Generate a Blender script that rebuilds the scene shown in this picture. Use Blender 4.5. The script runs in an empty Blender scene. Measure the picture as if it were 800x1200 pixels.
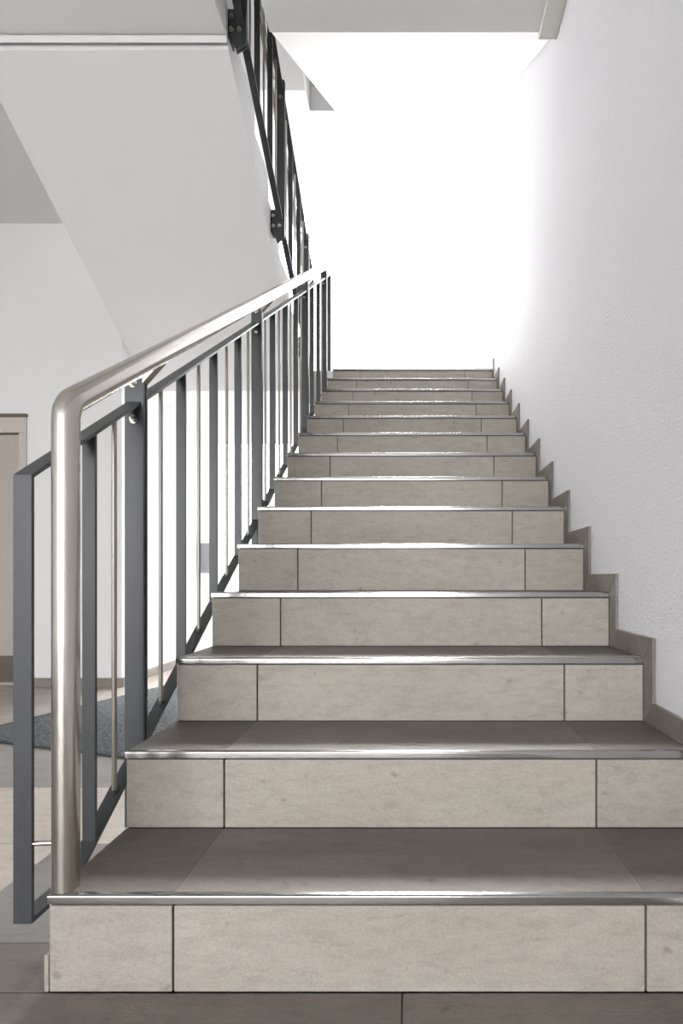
import bpy, bmesh, math, random
from mathutils import Vector, Matrix
random.seed(7)
scn = bpy.context.scene
COL = scn.collection

# ------------------------------------------------------------------ camera
cam_data = bpy.data.cameras.new('camera')
cam = bpy.data.objects.new('camera', cam_data)
COL.objects.link(cam)
cam_data.sensor_fit = 'VERTICAL'
cam_data.sensor_height = 36.0
cam_data.lens = 670.15 / 1200.0 * 36.0
cam_data.shift_x = -84.2 / 1200.0
cam_data.shift_y = 79.6 / 1200.0
cam_data.clip_start = 0.02
cam.location = (0, 0, 0.761)
cam.rotation_euler = (math.pi / 2, 0, 0)
scn.camera = cam

# ------------------------------------------------------------------ sky and exposure
SKY = 12.0
world = bpy.data.worlds.new('overcast_sky')
scn.world = world
world.use_nodes = True
wt = world.node_tree
wt.nodes.clear()
wo = wt.nodes.new('ShaderNodeOutputWorld')
bg = wt.nodes.new('ShaderNodeBackground')
tc = wt.nodes.new('ShaderNodeTexCoord')
dp = wt.nodes.new('ShaderNodeVectorMath'); dp.operation = 'DOT_PRODUCT'
SUN_EL = math.radians(37)
dp.inputs[1].default_value = (0.0, math.cos(SUN_EL), math.sin(SUN_EL))
mr = wt.nodes.new('ShaderNodeMapRange')          # hazy sun behind thin cloud
mr.inputs['From Min'].default_value = math.cos(math.radians(4.5))
mr.inputs['From Max'].default_value = math.cos(math.radians(1.0))
mr.inputs['To Min'].default_value = SKY
mr.inputs['To Max'].default_value = SKY * 30
wt.links.new(tc.outputs['Generated'], dp.inputs[0])
wt.links.new(dp.outputs['Value'], mr.inputs['Value'])
wt.links.new(mr.outputs['Result'], bg.inputs['Strength'])
bg.inputs['Color'].default_value = (1.0, 0.995, 0.99, 1)
wt.links.new(bg.outputs[0], wo.inputs[0])

scn.view_settings.view_transform = 'Standard'
scn.view_settings.look = 'None'
scn.view_settings.gamma = 1.0
scn.view_settings.use_curve_mapping = False
scn.view_settings.exposure = 0.30


def portal(name, loc, rot, sx, sy):
    """guides sky light through a glazed opening (adds no light itself)"""
    l = bpy.data.lights.new(name, 'AREA')
    l.shape = 'RECTANGLE'; l.size = sx; l.size_y = sy
    l.cycles.is_portal = True
    o = bpy.data.objects.new(name, l)
    o.location = loc; o.rotation_euler = rot
    COL.objects.link(o)
    return o

# main levels and positions (metres)
XL, XR = -0.6727, 0.655          # edges of the lower flight
JL, JR = -0.4433, 0.4289         # tile joints
H, D, Y1, N = 0.18, 0.285, 1.055, 14
XW = 0.663                       # right wall
YB = 6.25                        # glazed facade
CEIL, FL1 = 3.295, 3.55          # hall ceiling, first floor level
LAND = N * H                     # landing level 2.52
LBOT = 2.235
F2L, F2R = -2.07, -0.87          # upper flight edges
YDOOR = 4.066                    # hall wall with the door
XHALL, YF = -4.6, -5.2
TOP = 6.3

portal('portal_facade', ((F2L + 0.9) / 2, YB - 0.05, TOP / 2), (-math.pi / 2, 0, 0), 2.97, TOP)
EX0, EX1, EZ0, EZ1 = -4.4, 0.5, 0.3, 3.0          # unseen window behind the camera, sized for fill light
portal('portal_fill', ((EX0 + EX1) / 2, YF + 0.02, (EZ0 + EZ1) / 2), (math.pi / 2, 0, 0), EX1 - EX0, EZ1 - EZ0)

# ------------------------------------------------------------------ materials
def newmat(name):
    m = bpy.data.materials.new(name)
    m.use_nodes = True
    nt = m.node_tree
    b = nt.nodes['Principled BSDF']
    return m, nt, b

def N_(nt, t, **kw):
    n = nt.nodes.new(t)
    for k, v in kw.items():
        setattr(n, k, v)
    return n

def coords(nt, scale=(1, 1, 1), rnd=True):
    tcn = N_(nt, 'ShaderNodeTexCoord')
    mp = N_(nt, 'ShaderNodeMapping')
    mp.inputs['Scale'].default_value = scale
    nt.links.new(tcn.outputs['Object'], mp.inputs['Vector'])
    if rnd:
        oi = N_(nt, 'ShaderNodeObjectInfo')
        mu = N_(nt, 'ShaderNodeMath', operation='MULTIPLY'); mu.inputs[1].default_value = 91.0
        nt.links.new(oi.outputs['Random'], mu.inputs[0])
        nt.links.new(mu.outputs[0], mp.inputs['Location'])
    return mp.outputs['Vector']

def noise(nt, vec, scale, detail=4, rough=0.6, dist=0.0):
    n = N_(nt, 'ShaderNodeTexNoise')
    n.inputs['Scale'].default_value = scale
    n.inputs['Detail'].default_value = detail
    n.inputs['Roughness'].default_value = rough
    n.inputs['Distortion'].default_value = dist
    nt.links.new(vec, n.inputs['Vector'])
    return n.outputs['Fac']

def ramp(nt, fac, stops):
    r = N_(nt, 'ShaderNodeValToRGB')
    els = r.color_ramp.elements
    while len(els) < len(stops):
        els.new(0.5)
    for e, (p, c) in zip(els, stops):
        e.position = p
        e.color = (c[0], c[1], c[2], 1)
    nt.links.new(fac, r.inputs['Fac'])
    return r.outputs['Color']

def mixc(nt, a, b, fac, mode='MIX'):
    m = N_(nt, 'ShaderNodeMix', data_type='RGBA', blend_type=mode)
    if isinstance(fac, (int, float)):
        m.inputs['Factor'].default_value = fac
    else:
        nt.links.new(fac, m.inputs['Factor'])
    nt.links.new(a, m.inputs[6]); nt.links.new(b, m.inputs[7])
    return m.outputs[2]

def bump(nt, b, hgt, strength, dist):
    bp = N_(nt, 'ShaderNodeBump')
    bp.inputs['Strength'].default_value = strength
    bp.inputs['Distance'].default_value = dist
    nt.links.new(hgt, bp.inputs['Height'])
    nt.links.new(bp.outputs['Normal'], b.inputs['Normal'])

def stone(name, dark, mid, light, rough=0.5, vein=(1.0, 1.0, 1.0), spec=0.5, rot=(0, 0, 0)):
    m, nt, b = newmat(name)
    v = coords(nt, (1, 1, 1))
    mp = N_(nt, 'ShaderNodeMapping')
    mp.inputs['Rotation'].default_value = rot
    mp.inputs['Scale'].default_value = vein
    nt.links.new(v, mp.inputs['Vector'])
    vs = mp.outputs['Vector']
    n1 = noise(nt, vs, 2.0, 5, 0.55, 0.6)
    n2 = noise(nt, vs, 16, 8, 0.72, 0.5)
    n3 = noise(nt, v, 190, 4, 0.7)
    n4 = noise(nt, v, 21, 2, 0.5)
    c1 = ramp(nt, n1, [(0.25, dark), (0.5, mid), (0.75, light)])
    c2 = ramp(nt, n2, [(0.28, (0.80, 0.795, 0.785)), (0.5, (1, 1, 1)), (0.75, (1.10, 1.10, 1.10))])
    c3 = ramp(nt, n3, [(0.3, (0.86, 0.86, 0.86)), (0.7, (1.10, 1.10, 1.10))])
    c4 = ramp(nt, n4, [(0.22, (0.72, 0.69, 0.66)), (0.30, (1, 1, 1))])       # sparse dark flecks
    c = mixc(nt, mixc(nt, c1, c2, 1.0, 'MULTIPLY'), c3, 1.0, 'MULTIPLY')
    c = mixc(nt, c, c4, 1.0, 'MULTIPLY')
    oi = N_(nt, 'ShaderNodeObjectInfo')
    c = mixc(nt, c, oi.outputs['Color'], 1.0, 'MULTIPLY')
    nt.links.new(c, b.inputs['Base Color'])
    b.inputs['Roughness'].default_value = rough
    b.inputs['Specular IOR Level'].default_value = spec
    bump(nt, b, n2, 0.5, 0.004)
    return m

def plain(name, col, rough=0.6, metal=0.0, spec=0.5):
    m, nt, b = newmat(name)
    v = coords(nt)
    c = ramp(nt, noise(nt, v, 40, 3), [(0.3, [x * 0.95 for x in col]), (0.7, [min(1, x * 1.04) for x in col])])
    nt.links.new(c, b.inputs['Base Color'])
    b.inputs['Roughness'].default_value = rough
    b.inputs['Metallic'].default_value = metal
    b.inputs['Specular IOR Level'].default_value = spec
    return m

def plaster(name, col, scale=130, strength=0.5, dist=0.002, rough=0.85):
    m, nt, b = newmat(name)
    v = coords(nt, rnd=False)
    n1 = noise(nt, v, scale, 4, 0.6)
    n2 = noise(nt, v, 1.3, 3, 0.5)
    c = ramp(nt, n2, [(0.3, [x * 0.985 for x in col]), (0.7, col)])
    nt.links.new(c, b.inputs['Base Color'])
    b.inputs['Roughness'].default_value = rough
    b.inputs['Specular IOR Level'].default_value = 0.25
    bump(nt, b, n1, strength, dist)
    return m

def metal(name, col, rough, aniso_vec=(1, 1, 1)):
    m, nt, b = newmat(name)
    v = coords(nt, aniso_vec)
    n = noise(nt, v, 60, 3)
    r = N_(nt, 'ShaderNodeMapRange')
    r.inputs['To Min'].default_value = rough * 0.8
    r.inputs['To Max'].default_value = rough * 1.25
    nt.links.new(n, r.inputs['Value'])
    nt.links.new(r.outputs[0], b.inputs['Roughness'])
    b.inputs['Base Color'].default_value = (*col, 1)
    b.inputs['Metallic'].default_value = 1.0
    return m

M = {}
M['riser'] = stone('light_stone_tile', (0.312, 0.284, 0.250), (0.340, 0.312, 0.277), (0.368, 0.340, 0.305), 0.65, (1, 1, 3.0), 0.25, (0, 0.5, 0))
M['tread'] = stone('brown_stone_tile', (0.132, 0.111, 0.095), (0.160, 0.137, 0.120), (0.188, 0.165, 0.147), 0.6, (1, 3.0, 1), 0.25, (0, 0, 0.3))
M['floor'] = stone('floor_stone_tile', (0.20, 0.183, 0.168), (0.235, 0.22, 0.205), (0.27, 0.255, 0.24), 0.45, (1, 2.5, 1), 0.4, (0, 0, 0.3))
M['skirt'] = stone('skirting_stone_tile', (0.155, 0.137, 0.122), (0.185, 0.166, 0.15), (0.22, 0.20, 0.183), 0.55, (1, 1, 1), 0.3)
M['grout'] = plain('dark_grout', (0.055, 0.058, 0.062), 0.9)
M['tgrout'] = plain('light_tread_grout', (0.22, 0.20, 0.18), 0.8)
M['fgrout'] = plain('grey_grout', (0.13, 0.125, 0.12), 0.9)
M['rough_plaster'] = plaster('rough_white_plaster', (0.73, 0.73, 0.755), 115, 1.0, 0.006)
M['plaster'] = plaster('smooth_white_plaster', (0.71, 0.705, 0.71), 60, 0.1, 0.001)
M['soffit'] = plaster('soffit_paint', (0.77, 0.765, 0.77), 50, 0.08, 0.001)
M['ceil'] = plaster('ceiling_paint', (0.78, 0.785, 0.78), 50, 0.08, 0.001)
M['steel'] = metal('brushed_stainless', (0.57, 0.54, 0.50), 0.22)
M['rod'] = metal('satin_steel_rod', (0.36, 0.335, 0.30), 0.36)
M['nosing'] = metal('stainless_nosing', (0.40, 0.39, 0.385), 0.16, (0.05, 0.05, 0.05))
M['iron'] = plain('charcoal_painted_steel', (0.052, 0.056, 0.060), 0.42, 0.25)
M['bracket'] = plain('black_painted_steel', (0.030, 0.033, 0.038), 0.45, 0.2)
M['door'] = plain('beige_door_panel', (0.40, 0.36, 0.32), 0.45)
M['doorframe'] = plain('beige_door_frame', (0.47, 0.43, 0.385), 0.45)
M['kick'] = plain('brown_kick_plate', (0.17, 0.14, 0.12), 0.35, 0.5)
M['duct'] = plain('cream_plastic', (0.66, 0.66, 0.62), 0.5)
M['box'] = plain('grey_coated_metal', (0.36, 0.38, 0.41), 0.45, 0.2)
M['white_frame'] = plain('white_window_frame', (0.80, 0.80, 0.80), 0.4)
M['pave'] = plain('pale_paving', (0.62, 0.61, 0.59), 0.9)

def mat_mat():
    m, nt, b = newmat('charcoal_mat_pile')
    v = coords(nt, rnd=False)
    n = noise(nt, v, 75, 5, 0.8)
    c = ramp(nt, n, [(0.36, (0.04, 0.046, 0.05)), (0.5, (0.11, 0.122, 0.13)), (0.64, (0.24, 0.26, 0.27))])
    nt.links.new(c, b.inputs['Base Color'])
    b.inputs['Roughness'].default_value = 0.95
    b.inputs['Specular IOR Level'].default_value = 0.1
    bump(nt, b, n, 1.0, 0.01)
    return m
M['mat'] = mat_mat()
M['rubber'] = plain('black_rubber_edge', (0.03, 0.03, 0.035), 0.7)

def glass_mat():
    m = bpy.data.materials.new('clear_window_glass')
    m.use_nodes = True
    nt = m.node_tree; nt.nodes.clear()
    o = N_(nt, 'ShaderNodeOutputMaterial')
    t = N_(nt, 'ShaderNodeBsdfTransparent'); t.inputs[0].default_value = (0.97, 0.97, 0.97, 1)
    g = N_(nt, 'ShaderNodeBsdfGlossy'); g.inputs['Roughness'].default_value = 0.02
    f = N_(nt, 'ShaderNodeFresnel'); f.inputs[0].default_value = 1.25
    x = N_(nt, 'ShaderNodeMixShader')
    nt.links.new(f.outputs[0], x.inputs[0])
    nt.links.new(t.outputs[0], x.inputs[1]); nt.links.new(g.outputs[0], x.inputs[2])
    nt.links.new(x.outputs[0], o.inputs[0])
    return m
M['glass'] = glass_mat()

# ------------------------------------------------------------------ mesh helpers
def link(name, me, mat, parent=None, loc=(0, 0, 0)):
    o = bpy.data.objects.new(name, me)
    if mat is not None and not me.materials:
        me.materials.append(M[mat])
    COL.objects.link(o)
    o.location = loc
    if parent is not None:
        o.parent = parent
    return o

def empty(name, loc=(0, 0, 0)):
    o = bpy.data.objects.new(name, None)
    o.empty_display_size = 0.1
    o.location = loc
    COL.objects.link(o)
    return o

def tag(o, label=None, cat=None, group=None, kind=None):
    if label: o['label'] = label
    if cat: o['category'] = cat
    if group: o['group'] = group
    if kind: o['kind'] = kind
    return o

def bm_box(bm, x0, x1, y0, y1, z0, z1):
    v = [bm.verts.new(p) for p in ((x0, y0, z0), (x1, y0, z0), (x1, y1, z0), (x0, y1, z0),
                                   (x0, y0, z1), (x1, y0, z1), (x1, y1, z1), (x0, y1, z1))]
    for f in ((3, 2, 1, 0), (4, 5, 6, 7), (0, 1, 5, 4), (1, 2, 6, 5), (2, 3, 7, 6), (3, 0, 4, 7)):
        bm.faces.new([v[i] for i in f])

def to_mesh(bm, name, bev=0.0, seg=1, smooth=False):
    if bev > 0:
        bmesh.ops.bevel(bm, geom=list(bm.edges), offset=bev, segments=seg, affect='EDGES', profile=0.5)
    bmesh.ops.recalc_face_normals(bm, faces=bm.faces)
    me = bpy.data.meshes.new(name)
    bm.to_mesh(me); bm.free()
    if smooth:
        for p in me.polygons: p.use_smooth = True
    return me

def box_mesh(name, x0, x1, y0, y1, z0, z1, bev=0.0, seg=1):
    bm = bmesh.new(); bm_box(bm, x0, x1, y0, y1, z0, z1)
    return to_mesh(bm, name, bev, seg)

def box(name, x0, x1, y0, y1, z0, z1, mat, parent=None, bev=0.0, seg=1):
    return link(name, box_mesh(name, x0, x1, y0, y1, z0, z1, bev, seg), mat, parent)

def bm_prism(bm, pts, axis, a, b):
    """extrude polygon pts along axis ('x','y','z') from a to b"""
    def P(p, t):
        return {'x': (t, p[0], p[1]), 'y': (p[0], t, p[1]), 'z': (p[0], p[1], t)}[axis]
    va = [bm.verts.new(P(p, a)) for p in pts]
    vb = [bm.verts.new(P(p, b)) for p in pts]
    n = len(pts)
    bm.faces.new(va); bm.faces.new(vb[::-1])
    for i in range(n):
        bm.faces.new((va[i], va[(i + 1) % n], vb[(i + 1) % n], vb[i]))

def prism(name, pts, axis, a, b, mat, parent=None, bev=0.0, seg=1):
    bm = bmesh.new(); bm_prism(bm, pts, axis, a, b)
    return link(name, to_mesh(bm, name, bev, seg), mat, parent)

def bm_cyl(bm, p0, p1, r, n=16, r1=None):
    p0, p1 = Vector(p0), Vector(p1)
    d = (p1 - p0).normalized()
    u = d.orthogonal().normalized(); w = d.cross(u)
    r1 = r if r1 is None else r1
    A = [bm.verts.new(p0 + (u * math.cos(t) + w * math.sin(t)) * r) for t in [2 * math.pi * i / n for i in range(n)]]
    B = [bm.verts.new(p1 + (u * math.cos(t) + w * math.sin(t)) * r1) for t in [2 * math.pi * i / n for i in range(n)]]
    bm.faces.new(A[::-1]); bm.faces.new(B)
    for i in range(n):
        bm.faces.new((A[i], A[(i + 1) % n], B[(i + 1) % n], B[i]))

def smooth_sides(me, ang=40):
    for p in me.polygons: p.use_smooth = True
    try:
        me.set_sharp_from_angle(angle=math.radians(ang))
    except Exception:
        pass
    return me

def tube_path(name, pts, r, mat, parent, n=28, dome=True):
    """tube swept along points lying in a plane x = const"""
    bm = bmesh.new()
    pts = [Vector(p) for p in pts]
    rings = []
    for i, p in enumerate(pts):
        if i == 0: t = pts[1] - pts[0]
        elif i == len(pts) - 1: t = pts[-1] - pts[-2]
        else: t = (pts[i + 1] - pts[i]).normalized() + (pts[i] - pts[i - 1]).normalized()
        t.normalize()
        u = Vector((1, 0, 0)); w = t.cross(u).normalized()
        rings.append([bm.verts.new(p + (u * math.cos(a) + w * math.sin(a)) * r)
                      for a in [2 * math.pi * k / n for k in range(n)]])
    for A, B in zip(rings, rings[1:]):
        for k in range(n):
            bm.faces.new((A[k], A[(k + 1) % n], B[(k + 1) % n], B[k]))
    bm.faces.new(rings[0][::-1]); bm.faces.new(rings[-1])
    me = smooth_sides(to_mesh(bm, name))
    return link(name, me, mat, parent)

# ------------------------------------------------------------------ the setting
tag(box('wall_right', XW, XW + 0.25, YF, YB - 0.03, 0, TOP, 'rough_plaster'), kind='structure')
tag(box('wall_stairwell', F2L - 0.25, F2L, YDOOR - 0.004, YB - 0.03, 0, TOP, 'plaster'), kind='structure')
tag(box('wall_stairwell_upper', F2L - 0.25, F2L, YF, YDOOR - 0.004, FL1, TOP, 'plaster'), kind='structure')
# hall wall that carries the door, opening cut out around the door
DX0, DX1, DZ = -3.70, -2.744, 1.936
wd = empty('wall_back', (0, YDOOR, 0)); tag(wd, kind='structure')
def wallpart(x0, x1, z0, z1, y0=0.0):
    return box('wall_panel', x0, x1, y0, 0.22, z0, z1, 'plaster', wd)
wallpart(XHALL, DX0, 0, CEIL); wallpart(DX0, DX1, DZ, CEIL); wallpart(DX1, -2.42, 0, CEIL)
wallpart(-2.42, F2L - 0.25, 0, CEIL, -0.004)
tag(box('wall_left', XHALL - 0.2, XHALL, YF, YDOOR + 0.2, 0, CEIL, 'plaster'), kind='structure')
tag(box('wall_upper_back', XHALL, XW, YF - 0.2, YF, CEIL, TOP, 'plaster'), kind='structure')
tag(box('ceiling_top', F2L - 0.25, XW + 0.25, YF - 0.2, YB - 0.03, TOP, TOP + 0.2, 'ceil'), kind='structure')

# hall ceiling slab (= first floor), with the slot for the upper railing
SE = 2.645
poly = [(XHALL, YF), (XW, YF), (XW, SE), (-0.665, SE), (-0.665, 1.5), (F2R, 1.5), (F2R, 2.654), (F2L, 2.654), (F2L, YDOOR - 0.005), (F2L - 0.25, YDOOR - 0.005), (F2L - 0.25, YDOOR + 0.21), (XHALL, YDOOR + 0.21)]
tag(prism('ceiling', poly, 'z', CEIL, FL1, 'ceil'), kind='structure')

# landings
lp = [(Y1 + (N - 1) * D + 0.012, LAND - 0.012), (YB - 0.04, LAND - 0.012), (YB - 0.04, LBOT), (4.457, LBOT), (4.457, LAND - 0.18)]
lp = [(4.457, LBOT), (4.457, LAND - 0.02), (YB - 0.04, LAND - 0.02), (YB - 0.04, LBOT)]
land = tag(prism('floor_landing', lp, 'x', F2L, F2R, 'soffit', bev=0.004), kind='structure')
land2 = tag(prism('floor_landing_right', [(Y1 + (N - 1) * D + 0.02, LBOT), (Y1 + (N - 1) * D + 0.02, LAND - 0.012), (YB - 0.04, LAND - 0.012), (YB - 0.04, LBOT)],
                  'x', F2R, XW, 'soffit'), kind='structure')
L2T, L2B = 4.99, 4.70
tag(prism('floor_landing_upper_left', [(4.601, L2B), (4.601, L2T), (YB - 0.04, L2T), (YB - 0.04, L2B)], 'x', F2L, F2R, 'soffit'), kind='structure')
tag(prism('floor_landing_upper', [(4.80, L2B), (4.80, L2T), (YB - 0.04, L2T), (YB - 0.04, L2B)], 'x', F2R, XW, 'soffit', bev=0.004), kind='structure')

# outside ground
tag(box('ground', -14, 12, YB + 0.06, 30, -0.12, -0.03, 'pave'), kind='structure')
tag(box('ground_forecourt', -14, 12, -25, YF - 0.06, -0.12, -0.03, 'pave'), kind='structure')

# glazed facade behind the landing
fac = empty('window_1', (0, YB, 0)); tag(fac, kind='structure')
def fbox(nm, x0, x1, z0, z1, y0=-0.03, y1=0.03, mat='white_frame'):
    return box(nm, x0, x1, y0, y1, z0, z1, mat, fac)
FX0, FX1 = F2L - 0.25, 0.95
for xm in (FX0, -1.55, FX1):
    fbox('mullion', xm - 0.03, xm + 0.03, 0.0, TOP)
for zm in (0.0, LAND - 0.20, L2B + 0.06, TOP - 0.06):
    fbox('transom', FX0, FX1, zm, zm + 0.06, -0.025, 0.025)
for xa, xb in ((FX0 + 0.03, -1.58), (-1.52, FX1 - 0.03)):
    for za, zb in ((0.06, LAND - 0.20), (LAND - 0.14, L2B + 0.06), (L2B + 0.12, TOP - 0.06)):
        fbox('pane', xa, xb, za, zb, -0.004, 0.004, 'glass')

# unseen window added behind the camera to brighten hall and risers
wf = empty('wall_front', (0, YF, 0)); tag(wf, kind='structure')
for x0, x1, z0, z1 in ((XHALL, EX0, 0, CEIL), (EX1, XW, 0, CEIL), (EX0, EX1, 0, EZ0), (EX0, EX1, EZ1, CEIL)):
    box('wall_panel', x0, x1, -0.2, 0.0, z0, z1, 'plaster', wf)
ent = empty('window_fill', (0, YF - 0.1, 0)); tag(ent, kind='structure')
for i in range(4):
    xm = EX0 + (EX1 - EX0) * i / 3
    xm = min(max(xm, EX0 + 0.031), EX1 - 0.031)
    box('mullion', xm - 0.03, xm + 0.03, -0.03, 0.03, EZ0 + 0.001, EZ1 - 0.001, 'white_frame', ent)
for zm in (EZ0 + 0.001, EZ1 - 0.061):
    box('transom', EX0 + 0.001, EX1 - 0.001, -0.025, 0.025, zm, zm + 0.06, 'white_frame', ent)
for i in range(3):
    xa = EX0 + (EX1 - EX0) * i / 3 + 0.03
    xb = EX0 + (EX1 - EX0) * (i + 1) / 3 - 0.03
    box('pane', xa, xb, -0.004, 0.004, EZ0 + 0.06, EZ1 - 0.06, 'glass', ent)

# ------------------------------------------------------------------ floor and its tiles
floor = tag(box('floor', XHALL, XW, YF, YB - 0.03, -0.15, -0.008, 'fgrout'), kind='structure')
TW, TD, G = 0.9, 0.45, 0.0025
tilecache = {}
def floor_tile(x0, x1, y0, y1, tone):
    w, d = round(x1 - x0 - G, 4), round(y1 - y0 - G, 4)
    if w < 0.02 or d < 0.02: return
    if (w, d) not in tilecache:
        tilecache[(w, d)] = box_mesh('floor_tile', -w / 2, w / 2, -d / 2, d / 2, -0.010, 0.0, 0.0012)
    o = link('floor_tile', tilecache[(w, d)], 'floor', floor, ((x0 + x1) / 2, (y0 + y1) / 2, 0))
    o.color = (*tone, 1)
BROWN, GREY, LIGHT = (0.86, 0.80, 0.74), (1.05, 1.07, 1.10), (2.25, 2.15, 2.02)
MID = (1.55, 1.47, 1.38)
row = 0
y = 1.2 - 14 * TD
k = -14
while y < YB - 0.05:
    if y + TD <= YF + 0.03:
        y += TD; k += 1
        continue
    off = {0: -0.02, 1: -1.01, 2: -0.47}[(k + 1) % 3] if k not in (0,) else -1.01
    ya, yb = y, min(y + TD, YB - 0.05)
    ya = max(ya, YF)
    x = off - 6 * TW
    while x < XW:
        xa, xb = max(x, XHALL), min(x + TW, XW)
        if xb > xa:
            tone = random.choice([GREY, MID, (1.35, 1.33, 1.30), (1.15, 1.10, 1.05)])
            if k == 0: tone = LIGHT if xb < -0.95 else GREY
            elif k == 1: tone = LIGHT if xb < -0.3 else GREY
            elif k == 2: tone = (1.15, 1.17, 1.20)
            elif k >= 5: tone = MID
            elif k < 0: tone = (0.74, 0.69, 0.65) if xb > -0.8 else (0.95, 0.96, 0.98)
            if ya < Y1 - 0.02 < yb and xb > XL:      # row cut by the foot of the stair
                floor_tile(xa, xb, ya, Y1 + 0.0, tone)
                if xa < XL: floor_tile(xa, XL - 0.0095, Y1, yb, tone)
            elif ya >= Y1 - 0.02 and yb < YDOOR + 9:
                xb2 = min(xb, XL - 0.0095)
                lim = xa
                if ya >= YDOOR - 0.01: lim = max(xa, F2L)
                if xb2 > lim:
                    if ya < YDOOR < yb and lim < F2L:
                        floor_tile(lim, min(xb2, F2L), ya, YDOOR, tone)
                        if xb2 > F2L: floor_tile(F2L, xb2, ya, yb, tone)
                    else:
                        floor_tile(lim, xb2, ya, yb, tone)
            else:
                floor_tile(xa, xb, ya, yb, tone)
        x += TW
    y += TD; k += 1

# baseboards
def baseboard(name, x0, x1, y0, y1):
    return tag(box(name, x0, x1, y0, y1, 0.0, 0.065, 'skirt', bev=0.0012), kind='structure')
bb1 = baseboard('baseboard_back', DX1 + 0.002, F2L, YDOOR - 0.014, YDOOR - 0.0041)
bb2 = baseboard('baseboard_stairwell', F2L, F2L + 0.010, YDOOR, YB - 0.06)
for o in (bb1, bb2): o.color = (1.25, 1.22, 1.18, 1)

# door in the hall wall
dr = empty('door_1', (DX0, YDOOR, 0)); tag(dr, kind='structure')
W_ = DX1 - DX0
fw = 0.052
box('frame_post', 0, fw, -0.012, 0.10, 0, DZ - 0.13, 'doorframe', dr, 0.002)
box('frame_post', W_ - fw, W_, -0.012, 0.10, 0, DZ - 0.13, 'doorframe', dr, 0.002)
box('frame_head', 0, W_, -0.012, 0.10, DZ - 0.13, DZ - 0.02, 'doorframe', dr, 0.002)
box('frame_cap', -0.005, W_ + 0.005, -0.018, 0.10, DZ - 0.02, DZ + 0.004, 'kick', dr, 0.002)
lf = box('door_leaf', fw + 0.004, W_ - fw - 0.004, 0.02, 0.06, 0.012, DZ - 0.137, 'door', dr, 0.002)
box('leaf_backing', fw * 0.5, W_ - fw * 0.5, 0.062, 0.098, 0.0, DZ - 0.10, 'doorframe', dr)  # solid backing added behind the leaf to block light leaking past it
box('kick_plate', fw + 0.03, W_ - fw - 0.01, 0.016, 0.0215, 0.03, 0.22, 'kick', lf, 0.001)
box('threshold', 0, W_, -0.01, 0.10, 0.0, 0.012, 'steel', dr, 0.001)
bm = bmesh.new()
bm_cyl(bm, (fw + 0.07, 0.02, 1.02), (fw + 0.07, -0.03, 1.02), 0.01)
bm_cyl(bm, (fw + 0.07, -0.03, 1.02), (fw + 0.19, -0.03, 1.02), 0.01)
link('door_handle', smooth_sides(to_mesh(bm, 'door_handle')), 'steel', lf)

# ------------------------------------------------------------------ lower staircase
st = tag(empty('staircase', (0, Y1, 0)),
         'lower flight of fourteen stone-tiled steps with light risers and brown treads', 'staircase')
ZN = 0.016        # nosing height
TT = 0.011        # tile thickness
# concrete core, dark joint colour shows between tiles
core = []
pts = [(0.010, -0.10)] if False else []
prof = [(TT, 0.0)]
for i in range(N):
    prof.append((i * D + TT, (i + 1) * H - TT))
    if i < N - 1: prof.append(((i + 1) * D + TT, (i + 1) * H - TT))
prof += [(N * D, LAND - TT), (N * D, LBOT), ((N - 1) * D, LBOT), (0.75, 0.0)]
prof = [(a, b) for a, b in prof]
prism('step_core', prof, 'x', XL + 0.002, XR, 'grout', st)
sidep = [(0.004, 0.0)]
for i in range(N):
    sidep.append((i * D + 0.004, (i + 1) * H - 0.006))
    if i < N - 1: sidep.append(((i + 1) * D + 0.004, (i + 1) * H - 0.006))
sidep += [(N * D, LAND - 0.006), (N * D, LBOT), ((N - 1) * D, LBOT), (0.75, 0.0)]
prism('plaster_side', sidep, 'x', XL - 0.0, XL + 0.0015, 'plaster', st)
# tiles
JG = 0.0022
xs = [(XL + 0.002, JL - JG), (JL + JG, JR - JG), (JR + JG, XR - 0.003)]
for c, (xa, xb) in enumerate(xs):
    rm = box_mesh('riser_tile', xa, xb, 0, TT + 0.004, 0.0, H - ZN - 0.0055, 0.0008)
    tm = box_mesh('tread_tile', xa - 0.0012 if c else XL + 0.001, xb + 0.0012, 0.010, D - 0.0005, -TT, 0.0, 0.0006)
    for i in range(N):
        r = link('riser_tile', rm, 'riser', st, (0, i * D, i * H + 0.001))
        t = random.uniform(0.95, 1.05); r.color = (t, t, t * random.uniform(0.98, 1.01), 1)
        o = link('tread_tile', tm, 'tread', st, (0, i * D, (i + 1) * H - 0.0005))
        t = random.uniform(1.0, 1.1) if c == 1 else random.uniform(0.76, 0.86)
        o.color = (t, t, t, 1)
bed = box_mesh('tread_bedding', XL + 0.004, XR - 0.004, 0.012, D - 0.001, -TT, -0.0016)
for i in range(N):
    link('tread_bedding', bed, 'tgrout', st, (0, i * D, (i + 1) * H))
# rounded stainless nosing profile
bm = bmesh.new()
R = 0.0045
pp = [(0.011, 0.0)]
for a in range(0, 91, 15):
    t = math.radians(90 + a)
    pp.append((-0.002 + R + R * math.cos(t), -R + R * math.sin(t)))
pp += [(-0.002, -ZN), (0.011, -ZN)]
bm_prism(bm, pp, 'x', XL - 0.002, XR - 0.003)
nm = smooth_sides(to_mesh(bm, 'nosing_strip'), 30)
for i in range(N):
    link('nosing_strip', nm, 'nosing', st, (0, i * D, (i + 1) * H))
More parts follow.
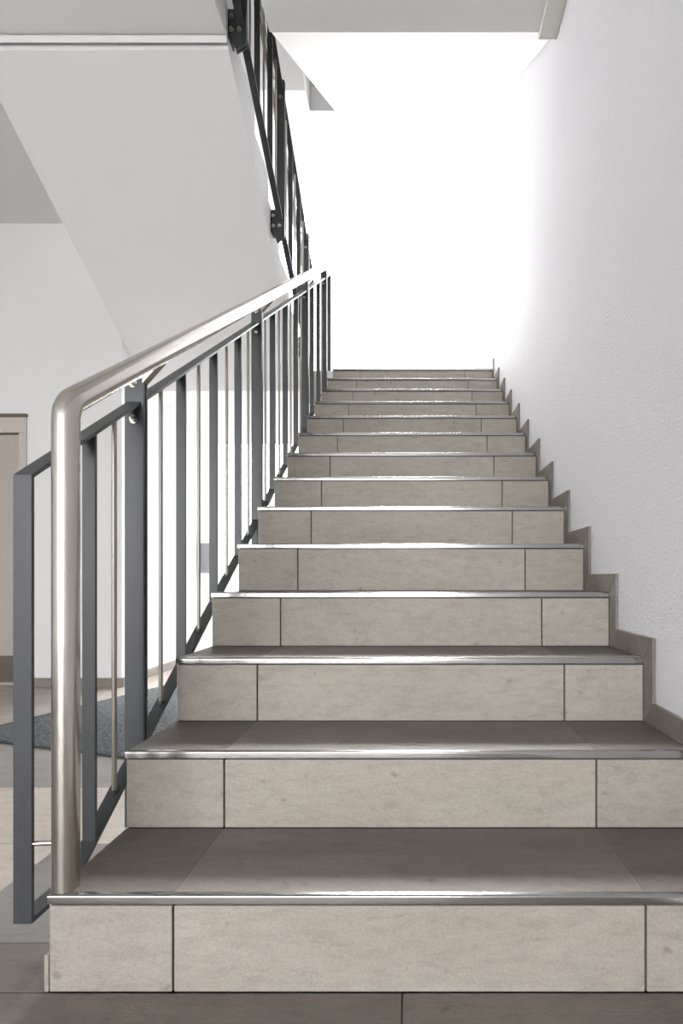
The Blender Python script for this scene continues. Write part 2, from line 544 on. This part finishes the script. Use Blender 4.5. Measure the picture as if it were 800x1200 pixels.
# stepped skirting along the wall: mitred pieces
S = 0.062
def skirt_meshes():
    up = [(0, 0.0), (0, H), (-S, H + S), (-S, S)]          # in front of a riser, mitred
    fl = [(0, 0.0), (D, 0.0), (D - S, S), (-S, S)]           # along a tread
    out = []
    for p, q in ((up, 'riser_skirting'), (fl, 'tread_skirting')):
        cx = sum(a for a, b in p) / 4; cz = sum(b for a, b in p) / 4
        p2 = [(cx + (a - cx) * 0.992, cz + (b - cz) * 0.992) for a, b in p]
        bm = bmesh.new(); bm_prism(bm, p2, 'x', XR - 0.002, XW - 0.0005)
        out.append((q, to_mesh(bm, q, 0.0006)))
    return out
sk = skirt_meshes()
for i in range(N):
    for (q, me), dz, dy in ((sk[0], i * H, i * D), (sk[1], (i + 1) * H, i * D)):
        o = link(q, me, 'skirt', st, (0, dy, dz))
        t = random.uniform(0.85, 1.15); o.color = (t, t, t, 1)
# small skirting on the free side at the foot
o = box('side_skirting', XL - 0.009, XL - 0.0005, 0.0005, 0.74, 0.0, 0.068, 'riser', st, 0.001)

# tiled landing surface
for c, (xa, xb) in enumerate(((F2L + 0.01, -1.47), (-1.467, F2R - 0.002), (F2R + 0.001, JL), (JL + 0.003, JR), (JR + 0.003, XW - 0.01))):
    ys = Y1 + (N - 1) * D + (D if c > 1 else 0.0)
    ys = ys if c > 1 else 4.46
    for q in range(3):
        ya = ys + (YB - 0.05 - ys) * q / 3; yb = ys + (YB - 0.05 - ys) * (q + 1) / 3 - 0.003
        box('landing_tile', xa, xb, ya, yb, LAND - 0.018 if c < 2 else LAND - 0.0118, LAND, 'tread', land if c < 2 else land2, 0.001)

# ------------------------------------------------------------------ upper flights
def flight_up_towards(name, label, base, top, crease_y, zbot, zend, n, y0, run, nib=True):
    """flight on the left, climbing from the landing towards the viewer"""
    t = tag(empty(name, (F2L, y0, base)), label, 'staircase')
    rise = (top - base) / n
    p = [(crease_y - 0.0005, base - 0.0205), (y0, base - 0.0205)] if crease_y > y0 else []
    p = []
    p.append((crease_y - 0.001, zbot))
    p.append((crease_y - 0.001, base))
    p.append((y0, base))
    for i in range(n):
        p.append((y0 - i * run, base + (i + 1) * rise))
        p.append((y0 - (i + 1) * run if i < n - 1 else 2.66, base + (i + 1) * rise))
    zc = zend
    p += [(2.66, zc + 0.066), (2.672, zc + 0.045), (2.672, zc + 0.075), (2.692, zc + 0.075), (2.692, zc + 0.030), (2.747, zc)]
    p2 = [(a - y0, b - base) for a, b in p]
    prism('flight_body', p2, 'x', 0.003, F2R - F2L, 'soffit', t, 0.002, 2)
    for i in range(n):
        box('tread_tile', 0.02, F2R - F2L - 0.02, -(i + 1) * run + 0.003 if i < n - 1 else -(i + 0.3) * run, -i * run - 0.0, (i + 1) * rise, (i + 1) * rise + 0.011, 'tread', t, 0.001)
    return t
flight_up_towards('staircase', 'second flight with broad smooth white underside rising left above the hall', LAND, FL1, 4.457, LBOT, 3.225, 6, 4.30, 0.29)
flight_up_towards('staircase', 'mostly hidden fourth flight, grey underside showing high behind the upper railing', L2T, TOP - 0.05, 4.60, L2B, 5.78, 7, 4.45, 0.26)

def flight_three():
    t = tag(empty('staircase', (XL, 2.645, FL1)), 'topmost flight on the right, bright underside above the stairwell', 'staircase')
    s = 0.6316
    ye = 2.645 + (L2B - CEIL) / s
    n = 8; rise = (L2T - FL1) / n; y0 = 2.75
    p = [(2.646, CEIL + 0.001), (2.646, FL1), (y0, FL1)]
    for i in range(n):
        p.append((y0 + i * D, FL1 + (i + 1) * rise))
        p.append((y0 + (i + 1) * D if i < n - 1 else 4.799, FL1 + (i + 1) * rise))
    p += [(4.799, L2B)]
    p = [(a - 2.645, b - FL1) for a, b in p]
    prism('flight_body', p, 'x', 0.012, XW - 0.003 - XL, 'soffit', t, 0.003)
    for i in range(n):
        box('tread_tile', 0.015, XR - XL - 0.01, y0 + i * D - 2.645 + 0.001, y0 + (i + 1) * D - 2.645 - 0.002 if i < n - 1 else 2.15, (i + 1) * rise, (i + 1) * rise + 0.011, 'tread', t, 0.001)
    return t
flight_three()

# ------------------------------------------------------------------ railings
def bolt_mesh():
    bm = bmesh.new()
    bm_cyl(bm, (0, 0, 0), (0, -0.003, 0), 0.0105, 18)
    bm_cyl(bm, (0, -0.003, 0), (0, -0.011, 0), 0.0078, 6)
    bm_cyl(bm, (0, -0.011, 0), (0, -0.017, 0), 0.0045, 12)
    return to_mesh(bm, 'bolt')
BOLT = bolt_mesh()

def flat_bar_sloped(name, parent, xc, w, th, ya, za, yb, zb):
    """flat bar lying on its wide side between two points, z = top face"""
    dz = th * math.hypot(1, (zb - za) / (yb - ya))
    p = [(ya, za), (yb, zb), (yb, zb - dz), (ya, za - dz)]
    return prism(name, p, 'x', xc - w / 2, xc + w / 2, 'iron', parent, 0.0008)

def railing(label, X, side, hx, ztop, zlow, posts, fields, slope, plate_x, pw=0.050, drop=0.12, hand=None, end_bars=()):
    """side: +1 when the stair lies on +x of the railing, -1 otherwise"""
    root = tag(empty('stair_railing', (X, posts[0], zlow(posts[0]))), label, 'railing')
    ox, oy, oz = root.location
    def L(o):
        o.location = (o.location[0] - ox, o.location[1] - oy, o.location[2] - oz); return o
    for yp in posts:
        zt = ztop(yp) + 0.055; zb = zlow(yp) - drop
        bm = bmesh.new()
        c = 0.010
        for ya in (yp - 0.0115, yp + 0.0035):
            s = side
            a, b = X - s * pw / 2, X + s * pw / 2
            pl = [(a, zb - 0.0), (b, zb + 0.035 if s < 0 else zb + 0.0), (b, zt - c), (b - s * c * 0.4, zt - c * 0.3), (b - s * c, zt), (a, zt)]
            if s < 0:
                pl = [(a, zb + 0.03), (b, zb), (b, zt), (a + s * c, zt), (a + s * c * 0.3, zt - c * 0.4), (a, zt - c)]
            bm_prism(bm, pl, 'y', ya, ya + 0.008)
        po = L(link('post', to_mesh(bm, 'post', 0.0008), 'iron', root))
        def add_bolt(x, z, yy=yp - 0.0115):
            b = link('bolt', BOLT, 'steel', po, (x, yy, z))
            return b
        add_bolt(X - 0.002, zt - 0.016)
        add_bolt(X, ztop(yp) - 0.055)
        # angle plate that fixes the post to the side of the flight
        px0 = plate_x
        px1 = X - side * pw / 2
        zc = zb + 0.03
        a, b = (px1, px0) if px1 < px0 else (px0, px1)
        if side < 0:
            pl = [(px0, zc + 0.02), (px1, zc - 0.045), (px1, zc + 0.155), (px0, zc + 0.155)]
            bm = bmesh.new(); bm_prism(bm, [(px0, zc + 0.03), (X - pw / 2 + 0.004, zc - 0.03), (X + pw / 2, zc + 0.005), (X + pw / 2, zc + 0.16), (px0, zc + 0.16)], 'y', yp - 0.0175, yp - 0.012)
        else:
            bm = bmesh.new(); bm_prism(bm, [(X - pw / 2, zc), (px0, zc), (px0, zc + 0.12), (X - pw / 2, zc + 0.12)], 'y', yp + 0.0118, yp + 0.0175)
        # leg lying on the flight side
        bm_box(bm, min(px0, px0 - side * 0.006), max(px0, px0 - side * 0.006), (yp - 0.0175) if side < 0 else (yp + 0.0118), yp + 0.06, zc + (0.03 if side < 0 else 0.0), zc + (0.15 if side < 0 else 0.12))
        link('bracket_plate', to_mesh(bm, 'bracket_plate', 0.0006), 'bracket', po)
        if side < 0:
            for bz in (zc + 0.06, zc + 0.12):
                add_bolt(X - 0.004, bz, yp - 0.0175)
                add_bolt((px0 + X - pw / 2) / 2, bz, yp - 0.0175)
        else:
            for bz in (zc + 0.03, zc + 0.09):
                add_bolt((px0 + X + pw / 2) / 2, bz, yp + 0.0118)
        # handrail bracket
        if hand:
            zh = hand(yp) - 0.0245
            bm = bmesh.new()
            xa = X + side * pw / 2 - side * 0.004
            bm_prism(bm, [(xa, zt - 0.016), (xa, zt - 0.004), (hx, zh + 0.004), (hx, zh - 0.004)], 'y', yp - 0.012, yp + 0.012)
            link('handrail_bracket', to_mesh(bm, 'handrail_bracket', 0.0006), 'steel', po)
    # fields: (ya, yb, list of (y, kind)); rails split at posts
    for ya, yb, bars in fields:
        L(flat_bar_sloped('top_rail', root, X, 0.035, 0.008, ya, ztop(ya), yb, ztop(yb)))
        L(flat_bar_sloped('bottom_rail', root, X, 0.035, 0.008, ya, zlow(ya), yb, zlow(yb)))
        for y, kd in bars:
            z0, z1 = zlow(y), ztop(y) - 0.0095
            if kd == 'f':
                th = 0.004
                p = [(X - 0.015, y - th, zlow(y - th)), ]
                bm = bmesh.new()
                v = []
                for (xx, yy) in ((X - 0.015, y - th), (X + 0.015, y - th), (X + 0.015, y + th), (X - 0.015, y + th)):
                    v.append((xx, yy))
                lo = [bm.verts.new((a, b, zlow(b))) for a, b in v]
                hi = [bm.verts.new((a, b, ztop(b) - 0.0095)) for a, b in v]
                bm.faces.new(lo[::-1]); bm.faces.new(hi)
                for i in range(4): bm.faces.new((lo[i], lo[(i + 1) % 4], hi[(i + 1) % 4], hi[i]))
                L(link('flat_baluster', to_mesh(bm, 'flat_baluster', 0.0006), 'iron', root))
            else:
                bm = bmesh.new()
                bm_cyl(bm, (X, y, z0 - 0.002), (X, y, z1 + 0.002), 0.006, 14)
                ro = L(link('round_baluster', smooth_sides(to_mesh(bm, 'round_baluster')), 'rod', root))
                bm = bmesh.new()
                bm_cyl(bm, (X, y, z0 - 0.003), (X, y, z0 + 0.006), 0.0095, 14)
                link('base_collar', smooth_sides(to_mesh(bm, 'base_collar')), 'iron', ro)
    for ye, za, zb_ in end_bars:
        L(box('end_bar', X - 0.0175, X + 0.0175, ye - 0.004, ye + 0.004, za, zb_, 'iron', root, 0.0006))
    return root, L

# lower railing
XC = -0.7300
SL = H / D
ztop1 = lambda y: 0.958 + SL * (y - 1.068)
KN = 1.214
def zlow1(y):
    return 0.128 if y < KN else 0.243 + SL * (y - 1.396)
hand1 = lambda y: 1.241 + SL * (y - 1.316)
P1 = [1.507, 2.675, 3.845, 4.66]
def field(a, b, n, first='r'):
    out = []
    for i in range(1, n + 1):
        out.append((a + (b - a) * i / (n + 1), 'r' if (i % 2 == 1) == (first == 'r') else 'f'))
    return out
pg = 0.012
lower_fields = [
    (KN, P1[0] - pg, [(1.290, 'f'), (1.396, 'r')]),
    (P1[0] + pg, P1[1] - pg, field(P1[0], P1[1], 7)),
    (P1[1] + pg, P1[2] - pg, field(P1[1], P1[2], 7)),
    (P1[2] + pg, P1[3] - pg, field(P1[2], P1[3], 5)),
    (P1[3] + pg, 4.95, [(4.81, 'r')]),
]
rl, L = railing('long charcoal steel railing with stainless handrail along the lower flight', XC, 1, -0.6565,
                ztop1, zlow1, P1, lower_fields, SL, XL - 0.001, hand=hand1, drop=0.20,
                end_bars=[(1.072, 0.118, 0.957), (4.954, zlow1(4.954) - 0.008, ztop1(4.954))])
# level start of the bottom rail, sloping start of the top rail, first hidden rod
L(box('bottom_rail', XC - 0.0175, XC + 0.0175, 1.076, KN + 0.002, 0.118, 0.128, 'iron', rl, 0.0006))
L(flat_bar_sloped('top_rail', rl, XC, 0.035, 0.008, 1.069, ztop1(1.069), KN, ztop1(KN)))
bm = bmesh.new(); bm_cyl(bm, (XC, 1.184, 0.126), (XC, 1.184, ztop1(1.184) - 0.008), 0.006, 14)
L(link('round_baluster', smooth_sides(to_mesh(bm, 'round_baluster')), 'rod', rl))
# handrail: vertical start, tight bend, slope, short level end
HX, HY = -0.6565, 1.081
zc = hand1(HY)
al = math.atan(SL); rb = 0.055
tl = rb * math.tan((math.pi / 2 - al) / 2)
path = [(HX, HY, 0.1805), (HX, HY, 0.5), (HX, HY, zc - tl)]
cy_, cz_ = HY + rb, zc - tl
for i in range(1, 11):
    a = (math.pi / 2 - al) * i / 10
    path.append((HX, cy_ - rb * math.cos(a), cz_ + rb * math.sin(a)))
path.append((HX, 3.0, hand1(3.0)))
path.append((HX, 4.93, hand1(4.93)))
hr = L(tube_path('handrail', path, 0.0241, 'steel', rl))
bm = bmesh.new(); bm_cyl(bm, (XC + 0.005, 1.073, 0.266), (HX - 0.015, 1.078, 0.266), 0.0048, 12)
L(link('connecting_pin', smooth_sides(to_mesh(bm, 'connecting_pin')), 'steel', rl))

# railing of the upper left flight
XU = -0.810
ztop2 = lambda y: 3.76 - 0.55 * (y - 3.5)
zlow2 = lambda y: 3.11 - 0.53 * (y - 3.19)
P2 = [1.90, 2.70, 3.50, 4.31]
hand2 = lambda y: ztop2(y) + 0.135
upper_fields = [(P2[i] + pg, P2[i + 1] - pg, field(P2[i], P2[i + 1], 5)) for i in range(3)]
upper_fields.append((P2[3] + pg, 4.55, [(4.44, 'r')]))
ru, L = railing('upper railing with black bolted brackets rising along the flight at top', XU, -1, -0.885,
                ztop2, zlow2, P2, upper_fields, -0.55, F2R + 0.001, hand=hand2, drop=0.12,
                end_bars=[(4.554, zlow2(4.554) - 0.008, ztop2(4.554))])
L(tube_path('handrail', [(-0.885, 4.60, hand2(4.60)), (-0.885, 3.4, hand2(3.4)), (-0.885, 1.9, hand2(1.9))], 0.0241, 'steel', ru))

# railing of the topmost flight
XT = -0.715
ztop3 = lambda y: FL1 + 0.95 + SL * (y - 2.75)
zlow3 = lambda y: FL1 + 0.06 + SL * (y - 2.75)
P3 = [3.42, 4.20]
t3 = [(P3[0] + pg, P3[1] - pg, field(P3[0], P3[1], 5)), (2.80, P3[0] - pg, field(2.75, P3[0], 4)), (P3[1] + pg, 4.75, field(P3[1], 4.78, 3))]
railing('mostly hidden railing of the topmost right flight, only dark bracket tips showing', XT, 1, -0.64, ztop3, zlow3, P3, t3, SL, XL + 0.010, drop=0.13, pw=0.045)

# ------------------------------------------------------------------ small things
# cable duct under the ceiling by the right wall
dct = tag(empty('cable_duct', (XW - 0.043, 0.0, CEIL - 0.017)), 'cream cable duct under the ceiling against the right wall', 'cable duct')
box('duct_channel', -0.040, 0.042, YF + 0.1, SE - 0.002, -0.013, 0.0165, 'duct', dct, 0.002)
box('duct_end_cap', -0.041, 0.043, SE - 0.002, SE + 0.006, -0.014, 0.0168, 'duct', dct, 0.002)
# entrance mat
mt = tag(empty('door_mat', (-2.22, 2.76, 0)), 'charcoal entrance mat lying askew on the tiled floor', 'mat')
ang = math.atan2(-0.315, 0.95)
mt.rotation_euler = (0, 0, ang)
box('mat_pile', 0.015, 1.385, 0.015, 2.085, 0.0005, 0.010, 'mat', mt, 0.002)
bm = bmesh.new()
for b_ in ((0, 1.4, 0, 0.015), (0, 1.4, 2.085, 2.1), (0, 0.015, 0.015, 2.085), (1.385, 1.4, 0.015, 2.085)):
    bm_box(bm, *b_, 0.0003, 0.008)
link('mat_border', to_mesh(bm, 'mat_border', 0.001), 'rubber', mt)
# wall box seen through the railing
wb = tag(empty('wall_box', (F2L, 5.70, 0.97)), 'small grey metal box on the bright wall behind the railing', 'wall box')
box('box_body', 0.0005, 0.09, -0.15, 0.15, -0.14, 0.15, 'box', wb, 0.004)
box('box_door', 0.09, 0.098, -0.14, 0.14, -0.13, 0.14, 'box', wb, 0.002)
bm = bmesh.new(); bm_cyl(bm, (0.098, -0.11, 0.0), (0.104, -0.11, 0.0), 0.01, 14)
link('box_lock', smooth_sides(to_mesh(bm, 'box_lock')), 'steel', wb)
